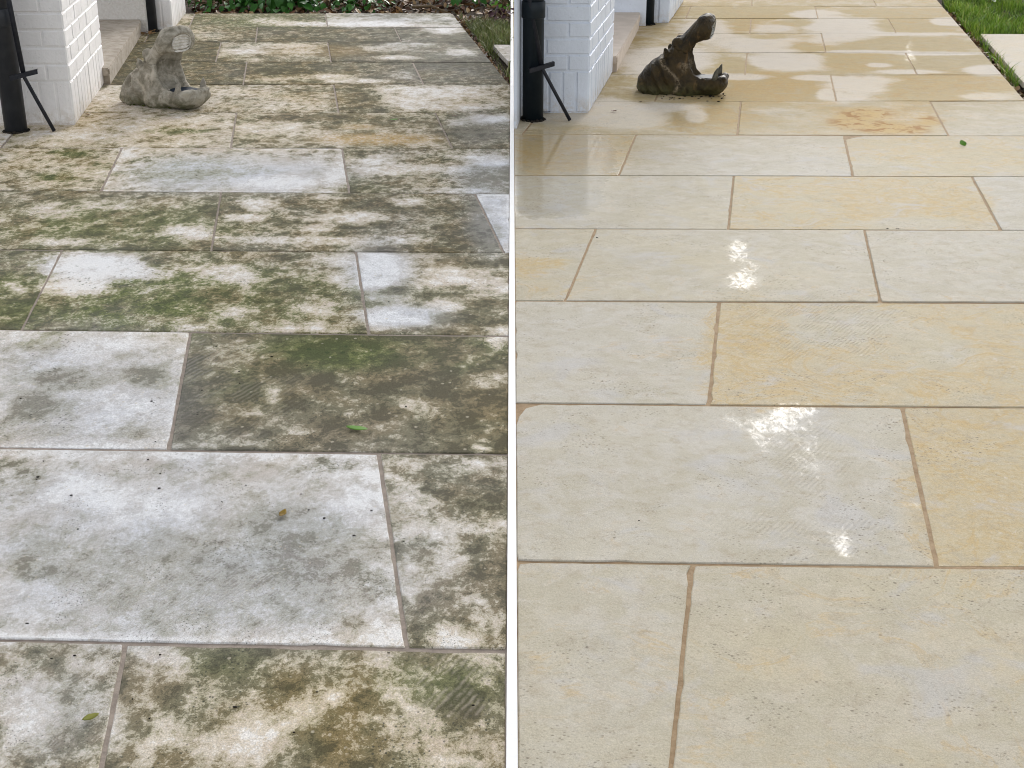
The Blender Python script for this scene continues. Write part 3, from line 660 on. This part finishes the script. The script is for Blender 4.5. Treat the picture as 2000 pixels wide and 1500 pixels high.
# leaning rod with a cross bar
def rod(foot, bend, topp, ca, cb, wallY, label):
    f = ground(*foot); b = at_depth(*bend, wallY - .215); t = at_depth(*topp, wallY - .215)
    up = b + (t - b) * 2.2
    e = empty('leaning_rod', f); tag(e, label, 'rod', 'black rods leaning on the piers')
    bm = bmesh.new(); tube(bm, [Vector((0, 0, .004)), (b - f) * .6, (b - f) * .86 , b - f + (b - f) * .0, (b - f) + (t - b) * .12], .0095, 10)
    frombm('lower_rod', bm, M['rod'], e, True)
    bm = bmesh.new(); tube(bm, [(b - f) + (t - b) * .02, (up - f)], .0125, 10); frombm('upper_rod', bm, M['rod'], e, True)
    a = at_depth(*ca, wallY - .245); c = at_depth(*cb, wallY - .21)
    d = (c - a).normalized(); u_ = Vector((0, 0, 1)); n = d.cross(u_).normalized()
    bm = bmesh.new()
    for (o1, o2, t1, t2) in ((0, .022, 0, .004), (.018, .022, -.02, .0)):
        vs_ = []
        for pnt in (a - f, c - f):
            for (oz, on) in ((o1, t1), (o2, t1), (o2, t2), (o1, t2)): vs_.append(bm.verts.new(pnt + u_ * oz + n * on))
        for i in range(4): bm.faces.new((vs_[i], vs_[(i + 1) % 4], vs_[4 + (i + 1) % 4], vs_[4 + i]))
        bm.faces.new(vs_[3::-1]); bm.faces.new(vs_[4:])
    bmesh.ops.recalc_face_normals(bm, faces=bm.faces[:])
    frombm('cross_bar', bm, M['rod'], e)
rod((106, 257), (47, 150), (21, 20), (19, 158), (74, 144), ground(148, 244).y, 'black metal rod with cross bar leaning on the pier by the dark grey pipe')
rod((1113, 236), (1059, 133), (1037, 15), (1034, 143), (1083, 129), ground(1150, 221).y, 'black metal rod with cross bar leaning on the pier by the black pipe')

# ------------------------------------------------------------------ hippo head statues (implicit surface -> surface nets)
def surface_nets(f, lo, step):
    nx, ny, nz = f.shape
    s = f < 0
    idx = -np.ones((nx - 1, ny - 1, nz - 1), dtype=np.int64)
    acc = np.zeros((nx - 1, ny - 1, nz - 1, 3)); cnt = np.zeros((nx - 1, ny - 1, nz - 1))
    cr = [(i, j, k) for i in (0, 1) for j in (0, 1) for k in (0, 1)]
    sl = lambda c: tuple(slice(c[a], c[a] + f.shape[a] - 1) for a in range(3))
    for a in cr:
        for ax in range(3):
            if a[ax]: continue
            b = list(a); b[ax] = 1
            fa, fb = f[sl(a)], f[sl(b)]
            x = (fa < 0) != (fb < 0)
            t = np.where(x, fa / np.where(x, fa - fb, 1), 0)
            for q in range(3): acc[..., q] += np.where(x, a[q] + (t if q == ax else 0), 0)
            cnt += x
    m = cnt > 0
    idx[m] = np.arange(m.sum())
    base = np.argwhere(m)
    V = (base + acc[m] / cnt[m][:, None]) * step + lo
    F = []
    for ax in range(3):
        u, v = (ax + 1) % 3, (ax + 2) % 3
        A = [slice(1, -1)] * 3; A[ax] = slice(0, -1); B = [slice(1, -1)] * 3; B[ax] = slice(1, None)
        e = s[tuple(A)] != s[tuple(B)]
        pos = np.argwhere(e); off = np.ones(3, int); off[ax] = 0
        P = pos + off
        inside = s[tuple(P.T)]
        du = np.zeros(3, int); du[u] = 1; dv = np.zeros(3, int); dv[v] = 1
        q = [idx[tuple((P - du - dv).T)], idx[tuple((P - dv).T)], idx[tuple(P.T)], idx[tuple((P - du).T)]]
        Q = np.stack(q, 1)
        Q[~inside] = Q[~inside][:, ::-1]
        F.append(Q[(Q >= 0).all(1)])
    return V, np.concatenate(F)

def hippo_mesh():
    step = .0052
    lo = np.array([-.05, -.17, -.03]); hi = np.array([.58, .17, .50])
    n = np.ceil((hi - lo) / step).astype(int)
    X, Y, Z = np.meshgrid(*[lo[a] + step * np.arange(n[a]) for a in range(3)], indexing='ij')
    def ell(c, r, ang=0):
        dx, dz = X - c[0], Z - c[2]
        ca, sa = math.cos(ang), math.sin(ang)
        px, pz = dx * ca + dz * sa, -dx * sa + dz * ca
        q = np.sqrt((px / r[0]) ** 2 + ((Y - c[1]) / r[1]) ** 2 + (pz / r[2]) ** 2)
        return (q - 1) * min(r)
    def cone(a, b, ra, rb, sy=1.0):
        ax, az, bx, bz = a[0], a[1], b[0], b[1]
        dx, dz = bx - ax, bz - az
        t = np.clip(((X - ax) * dx + (Z - az) * dz) / (dx * dx + dz * dz), 0, 1)
        d = np.sqrt((X - ax - t * dx) ** 2 + (Y / sy) ** 2 + (Z - az - t * dz) ** 2)
        return d - (ra + (rb - ra) * t)
    def su(a, b, k):
        h = np.clip(.5 + .5 * (b - a) / k, 0, 1); return b + (a - b) * h - k * h * (1 - h)
    def sub(a, b, k): return -su(-a, b, k)
    f = ell((.115, 0, .03), (.125, .135, .14), R(-12))
    f = su(f, ell((.165, 0, .10), (.11, .12, .12), R(-25)), .04)
    f = su(f, cone((.16, .10), (.245, .235), .098, .062, 1.25), .035)       # nape
    # neck folds
    fold = np.sin((X * .92 + Z * .52) * 2 * math.pi / .062)
    f = f + (.0022 + .0065 * np.clip((np.abs(Y) - .03) / .06, 0, 1)) * fold * np.clip((.225 - X) / .05, 0, 1)
    f = f + np.clip((.022 - Z) / .022, 0, 1) * .012
    f = su(f, cone((.275, .05), (.270, .25), .098, .066, 1.3), .03)        # cheeks
    f = su(f, cone((.30, .062), (.45, .058), .07, .062, 1.55), .03)        # lower jaw
    f = su(f, ell((.475, 0, .075), (.055, .105, .05)), .025)               # chin
    f = su(f, cone((.264, .265), (.36, .37), .058, .060, 1.55), .03)       # upper jaw
    f = su(f, ell((.388, 0, .382), (.086, .104, .055), R(78)), .03)        # muzzle
    for s in (-1, 1):
        f = su(f, ell((.372, .045 * s, .432), (.026, .030, .022)), .022)    # nostril pads
        f = su(f, ell((.232, .062 * s, .300), (.032, .026, .030)), .014)   # brows
        f = su(f, ell((.172, .074 * s, .238), (.017, .019, .034), R(15)), .012)  # ears
        f = sub(f, ell((.166, .087 * s, .248), (.010, .010, .016), R(15)), .006)
        f = sub(f, ell((.247, .090 * s, .293), (.012, .010, .010)), .006)  # eye sockets
        f = su(f, ell((.250, .083 * s, .292), (.010, .009, .009)), .003)   # eyes
        f = su(f, ell((.505, .045 * s, .105), (.022, .040, .018)), .012)   # lower lip pads
    # mouth: hollow throat between cheek ridges, trough in the lower jaw, hollow palate
    f = sub(f, ell((.415, 0, .225), (.090, .20, .105), R(38)), .015)
    f = sub(f, ell((.355, 0, .200), (.085, .086, .135), R(12)), .015)
    f = sub(f, ell((.415, 0, .138), (.095, .082, .060)), .012)
    pc = (.438, 0, .372)
    f = sub(f, ell(pc, (.060, .068, .030), R(80)), .008)
    # crack between upper and lower head, down the cheek
    crack = np.abs(Z - (.262 - .35 * (X - .25)) + .006 * np.sin(X * 160)) - .0025
    f = np.maximum(f, -np.where((X < .32) & (X > .2), np.maximum(crack, -(f + .006)), 1))
    f = np.maximum(f, -Z - .004)
    f = f + .0014 * np.sin(X * 95 + 2 * np.sin(Y * 60)) * np.sin(Z * 85 + 1.7 * np.sin(X * 50)) + .0008 * np.sin(X * 210 + Z * 70) * np.sin(Y * 190 + Z * 120)
    V, F = surface_nets(f, lo, step)
    return V, F, pc

hV, hF, pc = hippo_mesh()
def statue(loc, rz, mats, label, scale):
    t = empty('hippo_statue', loc, rz); t.scale = scale; tag(t, label, 'statue', 'hippo head statues')
    me = bpy.data.meshes.new('head'); me.from_pydata(hV.tolist(), [], hF.tolist())
    at = me.attributes.new('pale', 'FLOAT', 'POINT')
    x, y, z = hV.T
    seam = np.exp(-((x - (.205 + .05 * np.sin(z * 22)) + (z - .1) * .12) / .013) ** 2) * (z < .25) + .9 * np.exp(-((x - .285) ** 2 + (z - .17) ** 2) / .0006)
    rim = .8 * np.exp(-((x - .34 + (z - .2) * .1) / .012) ** 2) * (z > .1) * (z < .27)
    at.data.foreach_set('value', np.clip(seam + rim * (mats[0] is M['statue_a']), 0, 1).tolist())
    link('head', me, mats[0], t, True)
    for s in (-1, 1):
        bm = bmesh.new(); tube(bm, [(.462, .077 * s, .085), (.466, .079 * s, .115), (.470, .078 * s, .140), (.476, .075 * s, .160), (.479, .074 * s, .168)], [.019, .017, .013, .006, .002], 12)
        frombm('tusk', bm, mats[1], t, True)
    # ridged palate set in the hollow of the upper jaw
    nu, nv = 24, 12; V = []; ang = R(80)
    ax = Vector((math.cos(ang), 0, math.sin(ang))); nrm = Vector((math.sin(ang), 0, -math.cos(ang)))
    for i in range(nu + 1):
        for j in range(nv + 1):
            a = (i / nu - .5) * 2; b = (j / nv - .5) * 2
            k = math.sqrt(max(0, 1 - (abs(b) ** 3))); l = .055 * a * k
            dep = -.012 + .004 * math.sin(i * 1.6 + abs(b) * 1.5) - .010 * (1 - a * a * .6 - b * b * .4)
            p = Vector(pc) + ax * l + Vector((0, .060 * b, 0)) + nrm * dep
            V.append(p)
    F = [(i * (nv + 1) + j, (i + 1) * (nv + 1) + j, (i + 1) * (nv + 1) + j + 1, i * (nv + 1) + j + 1) for i in range(nu) for j in range(nv)]
    pydata('palate', V, F, mats[2], t, True)
    n = 28; V = [(.415 + .078 * math.cos(2 * math.pi * k / n), .066 * math.sin(2 * math.pi * k / n), .104) for k in range(n)]
    pydata('water', V, [list(range(n))], M['water'], t)
    return t
pa = ground(263, 192); statue((pa.x, pa.y, 0), R(-37), (M['statue_a'], M['tusk_a'], M['palate_a']), 'dry grey stone hippo head statue with wide open mouth on the mossy patio', (1.04, 1.12, .93))
pb = ground(1247, 176); statue((pb.x, pb.y, 0), R(-17), (M['statue_b'], M['tusk_b'], M['palate_b']), 'wet dark brown hippo head statue with wide open mouth on the washed patio', (.97, .95, .96))

# ------------------------------------------------------------------ lawn, bed, litter, plants
def inside(p, poly):
    c = False; n = len(poly)
    for i in range(n):
        a, b = poly[i], poly[i - 1]
        if (a[1] > p[1]) != (b[1] > p[1]) and p[0] < (b[0] - a[0]) * (p[1] - a[1]) / (b[1] - a[1]) + a[0]: c = not c
    return c
def scatter(poly, n, rr):
    xs = [p[0] for p in poly]; ys = [p[1] for p in poly]
    out = []
    while len(out) < n:
        p = (rr.uniform(min(xs), max(xs)), rr.uniform(min(ys), max(ys)))
        if inside(p, poly): out.append(p)
    return out
def area(poly): return abs(sum(poly[i][0] * poly[i - 1][1] - poly[i - 1][0] * poly[i][1] for i in range(len(poly)))) / 2
def turf(polys, mat, label, density, hmin, hmax, seed, dead=.1, holes=()):
    rr = random.Random(seed); V = []; F = []; T = []
    for poly in polys:
        for (x, y) in scatter(poly, int(area(poly) * density), rr):
            if any(inside((x, y), h) for h in holes): continue
            cl = mnoise.noise(Vector((x * 5, y * 3, seed)))
            if cl < -.10 and rr.random() < .88: continue
            h = rr.uniform(hmin, hmax) * (1 + .5 * cl); a = rr.uniform(0, 6.283); wd = rr.uniform(.0022, .0042)
            bx, by = math.cos(a), math.sin(a); la = rr.uniform(0, 6.283); ln = rr.uniform(.1, .9) * h
            lx, ly = math.cos(la) * ln, math.sin(la) * ln
            z0 = -.056; k = len(V)
            V += [(x - bx * wd, y - by * wd, z0), (x + bx * wd, y + by * wd, z0), (x + lx * .35 - bx * wd * .8, y + ly * .35 - by * wd * .8, z0 + h * .6), (x + lx * .35 + bx * wd * .8, y + ly * .35 + by * wd * .8, z0 + h * .6), (x + lx, y + ly, z0 + h * .92)]
            F += [(k, k + 1, k + 3, k + 2), (k + 2, k + 3, k + 4)]
            t = min(1, max(0, .4 + .5 * mnoise.noise(Vector((x * 2, y * 2, seed + 3))) + rr.gauss(0, .18))); t = t * .72
            if rr.random() < dead: t = rr.uniform(.8, 1)
            T += [max(0, t - .25)] * 2 + [t] * 3
    me = bpy.data.meshes.new('grass'); me.from_pydata(V, [], F)
    at = me.attributes.new('tone', 'FLOAT', 'POINT'); at.data.foreach_set('value', T)
    o = link('grass', me, mat); tag(o, label, 'grass', kind='stuff'); return o
def gp(*pts): return [tuple(ground(*p).xy) for p in pts]
SX = -STRIP - .004
la = [tuple(ground(899, 26).xy), tuple(ground(998, 152).xy), (SX, ground(1000, 160).y), (SX, ground(1000, 44).y), tuple(ground(930, 36).xy)]
turf([la], M['grass_a'], 'patchy green lawn grass beside the mossy patio', 5200, .05, .105, 3, .16, [gp((957, 84), (1010, 84), (1010, 121), (988, 121))])
e0, e1 = ground(1850, 15), ground(edge_b(330) + 4, 330)
lb = [tuple(ground(edge_b(-5) + 12, -5).xy), tuple(ground(edge_b(330) + 16, 330).xy), (e1.x + 1.2, e1.y + .4), tuple(ground(2260, -5).xy)]
turf([lb], M['grass_b'], 'lush green lawn grass beside the washed patio', 4200, .05, .11, 4, .12, [gp((1909, 63), (2110, 63), (2170, 164), (1998, 164))])

def litter(poly, n, label, seed, z=-.05, mat='litter', size=(.012, .035), lo=0):
    rr = random.Random(seed); V = []; F = []; T = []
    for (x, y) in scatter(poly, n, rr):
        s = rr.uniform(*size); e = Euler((rr.gauss(0, .5), rr.gauss(0, .5), rr.uniform(0, 6.28))).to_matrix(); k = len(V)
        c = Vector((x, y, z + rr.uniform(.002, .02)))
        for q in ((-1, 0, 0), (-.3, .42, .12), (.5, .33, .1), (1, 0, .05), (.5, -.33, .12), (-.3, -.42, .1)): V.append(c + e @ (Vector(q) * s))
        F += [(k, k + 1, k + 2, k + 3), (k, k + 3, k + 4, k + 5)]
        T += [rr.uniform(lo, 1)] * 6
    me = bpy.data.meshes.new('leaf_litter'); me.from_pydata([tuple(v) for v in V], [], F)
    at = me.attributes.new('tone', 'FLOAT', 'POINT'); at.data.foreach_set('value', T)
    o = link('leaf_litter', me, M[mat]); tag(o, label, 'leaf litter', kind='stuff')
litter(gp((700, 23), (1000, 40), (1000, -60), (350, -60), (380, 20)), 2600, 'brown fallen leaves over the soil bed behind the mossy patio', 11, size=(.02, .05))
litter(gp((884, 27), (900, 27), (996, 150), (992, 160)), 260, 'brown leaf scraps in the gap along the mossy patio edge', 12)
litter(gp((1850, 15), (1862, 15), (2010, 180), (2003, 190)), 300, 'brown leaf scraps in the gap along the washed patio edge', 13)
litter(gp((269, 70), (306, 70), (300, 58), (272, 58)), 45, 'fallen leaves gathered round the farther dark grey pipe', 14, z=.002, size=(.012, .03))

def plant(px, py, n, h, spread, mat, label, leaf=(.05, .09), seed=1, group='plants in the garden bed'):
    p = ground(px, py); p.z = -.055
    t = empty('garden_plant', p); tag(t, label, 'plant', group)
    rr = random.Random(seed); bm = bmesh.new(); sm = bmesh.new()
    for i in range(n):
        a = rr.uniform(0, 6.283); rad = spread * math.sqrt(rr.random()); z = h * rr.uniform(.15, 1) * (1 - .5 * rad / spread)
        c = Vector((math.cos(a) * rad, math.sin(a) * rad, z)); L_ = rr.uniform(*leaf)
        e = Euler((rr.gauss(.1, .45), rr.gauss(.35, .35), a)).to_matrix()
        prof = [(0, 0), (.25, .26), (.55, .30), (.82, .16), (1, 0)]
        up = [bm.verts.new(c + e @ Vector((u * L_, w_ * L_, -.06 * L_ * u * u * 4 + .25 * w_ * L_))) for u, w_ in prof]
        dn = [bm.verts.new(c + e @ Vector((u * L_, -w_ * L_, -.06 * L_ * u * u * 4 + .25 * w_ * L_))) for u, w_ in prof[1:-1]]
        md = [bm.verts.new(c + e @ Vector((u * L_, 0, -.06 * L_ * u * u * 4))) for u, w_ in prof[1:-1]]
        bm.faces.new((up[0], md[0], up[1])); bm.faces.new((up[0], dn[0], md[0]))
        for k in range(2): bm.faces.new((up[k + 1], md[k], md[k + 1], up[k + 2])); bm.faces.new((dn[k], dn[k + 1], md[k + 1], md[k]))
        bm.faces.new((up[3], md[2], up[4])); bm.faces.new((dn[2], up[4], md[2]))
        if i % 4 == 0: tube(sm, [(0, 0, 0), c * .5 + Vector((0, 0, .02)), c], .004, 5)
    frombm('foliage', bm, mat, t, True); frombm('stem', sm, M['stem'], t, True)
plant(440, 6, 130, .30, .34, M['plant'], 'dark green leafy plant in the bed beside the white pier', seed=1)
plant(545, 8, 130, .28, .30, M['plant'], 'broad leaved green plant in the bed left of the white far slab', (.08, .13), seed=2)
plant(640, 4, 70, .20, .24, M['plant'], 'low green plant in the bed behind the joint of the far slabs', (.06, .10), seed=3)
plant(710, 6, 60, .2, .24, M['plant'], 'small green plant among brown leaves behind the white far slab', seed=4)
plant(905, -4, 80, .26, .3, M['plant'], 'green plant behind the far corner of the mossy patio', seed=5)
plant(985, 28, 60, .14, .16, M['plant_p'], 'low purple leaved plant in the bed beyond the lawn', (.03, .06), seed=6)
plant(1000 - 14, 6, 40, .2, .10, M['leaf_green'], 'bright green plant in the bed by the white edging strip', (.04, .07), seed=7)
plant(1930, -10, 160, .34, .42, M['plant'], 'dark green shrub behind the lush lawn of the washed patio', seed=8)
bm = bmesh.new(); a_, b_ = ground(806, 14), ground(880, 22)
tube(bm, [a_ + Vector((0, 0, .0)), a_.lerp(b_, .5) + Vector((0, .03, .02)), b_ + Vector((0, 0, -.02))], [.014, .011, .007], 8)
o = frombm('fallen_branch', bm, M['stem'], None, True); tag(o, 'thin brown branch lying on the soil bed behind the white far slab', 'branch')

# ------------------------------------------------------------------ single leaves and crumbs on the slabs
def leaf(px, py, L_, wd, rz, mat, label, curl=.3, seed=0, z=.004):
    rr = random.Random(seed); p = ground(px, py)
    n = 9; V = []; F = []
    for i in range(n):
        u = i / (n - 1); hw = wd * math.sin(math.pi * min(1, u * .94 + .03)) ** .8 * (1 + rr.uniform(-.08, .08))
        zz = curl * L_ * (u - .45) ** 2 + .0015
        for s in (-1, 0, 1): V.append(((u - .5) * L_, s * hw + .04 * L_ * math.sin(u * 3), zz + abs(s) * hw * .28))
    for i in range(n - 1):
        for s in range(2): F.append((i * 3 + s, (i + 1) * 3 + s, (i + 1) * 3 + s + 1, i * 3 + s + 1))
    o = pydata('leaf', V, F, mat, None, True); o.location = (p.x, p.y, z); o.rotation_euler.z = rz
    md = o.modifiers.new('thickness', 'SOLIDIFY'); md.thickness = .0008
    tag(o, label, 'leaf', 'single fallen leaves'); return o
leaf(697, 842, .062, .012, R(-22), M['leaf_green'], 'long bright green leaf on the dark mossy slab', seed=1)
leaf(553, 1008, .030, .008, R(75), M['leaf_yellow'], 'small yellow curled leaf on the pale grey slab', .6, seed=2)
leaf(178, 1407, .030, .0085, R(35), M['leaf_olive'], 'olive green leaf near the joint of the nearest mossy slabs', .4, seed=3)
leaf(770, 236, .045, .012, R(5), M['leaf_green'], 'small green leaf on the slab with the orange stain', .3, seed=4)
leaf(172, 226, .04, .008, R(-20), M['leaf_brown'], 'brown dry leaf beside the nearer white pier of the mossy patio', .6, seed=5)
leaf(888, 228, .03, .008, R(-10), M['leaf_brown'], 'dark brown leaf scrap near the lawn side of the mossy patio', .6, seed=6)
leaf(1880, 283, .036, .020, R(20), M['leaf_green'], 'small round green leaf on the washed patio', .4, seed=7).rotation_euler.x = .55
leaf(1199, 219, .034, .010, R(-20), M['leaf_brown'], 'brown curled leaf between the pier and the wet statue', .7, seed=8)
leaf(1068, 221, .045, .014, R(5), M['rod'], 'black wet leaf at the foot of the black drain pipe', .3, seed=9)
leaf(214, 64, .05, .012, R(-5), M['leaf_brown'], 'brown dry leaf on top of the old stone step', .5, seed=10, z=ZS + .003)
leaf(253, 40.5, .05, .010, R(5), M['leaf_brown'], 'brown leaf scrap at the back of the old stone step', .5, seed=11, z=ZS + .003)
def crumbs(pts, label, seed, size=(.002, .006), mat='crumb', name='crumbs', cat='debris'):
    rr = random.Random(seed); bm = bmesh.new()
    for (px, py) in pts:
        p = ground(px, py); s = rr.uniform(*size)
        bmesh.ops.create_icosphere(bm, subdivisions=1, radius=s, matrix=Matrix.Translation((p.x, p.y, s * .4)) @ Matrix.Diagonal((rr.uniform(1, 2.2), rr.uniform(.8, 1.4), .6, 1)))
    tag(frombm(name, bm, M[mat], None, True), label, cat, kind='stuff')
rr = random.Random(5)
crumbs([(rr.uniform(1290, 1420), 184 + rr.gauss(5, 3.5)) for _ in range(46)] + [(1252, 199), (1250, 199.5)], 'dark crumbs of dirt in front of the wet hippo statue', 1)
crumbs([(1733, 446.5), (1735, 446), (1752, 446.5), (1755, 447), (1750, 446)] + [(1166, 464), (1249, 80), (1268, 76), (1758, 542), (1248, 1017)], 'dark specks scattered over the washed slabs', 2, (.0012, .0022))
crumbs([(rr.uniform(250, 330), 186 + rr.uniform(0, 22)) for _ in range(30)] + [(rr.uniform(310, 385), 207 + rr.gauss(2, 2)) for _ in range(30)], 'green moss crumbs round the foot of the dry hippo statue', 3, (.004, .010), 'moss', 'moss', 'moss')
crumbs([(124, 352), (126, 353), (74, 932), (72, 937), (171, 987), (311, 954), (85, 901), (289, 898)] + [(rr.uniform(40, 960), rr.uniform(300, 1480)) for _ in range(60)], 'black grit specks on the mossy slabs', 4, (.0010, .0026))
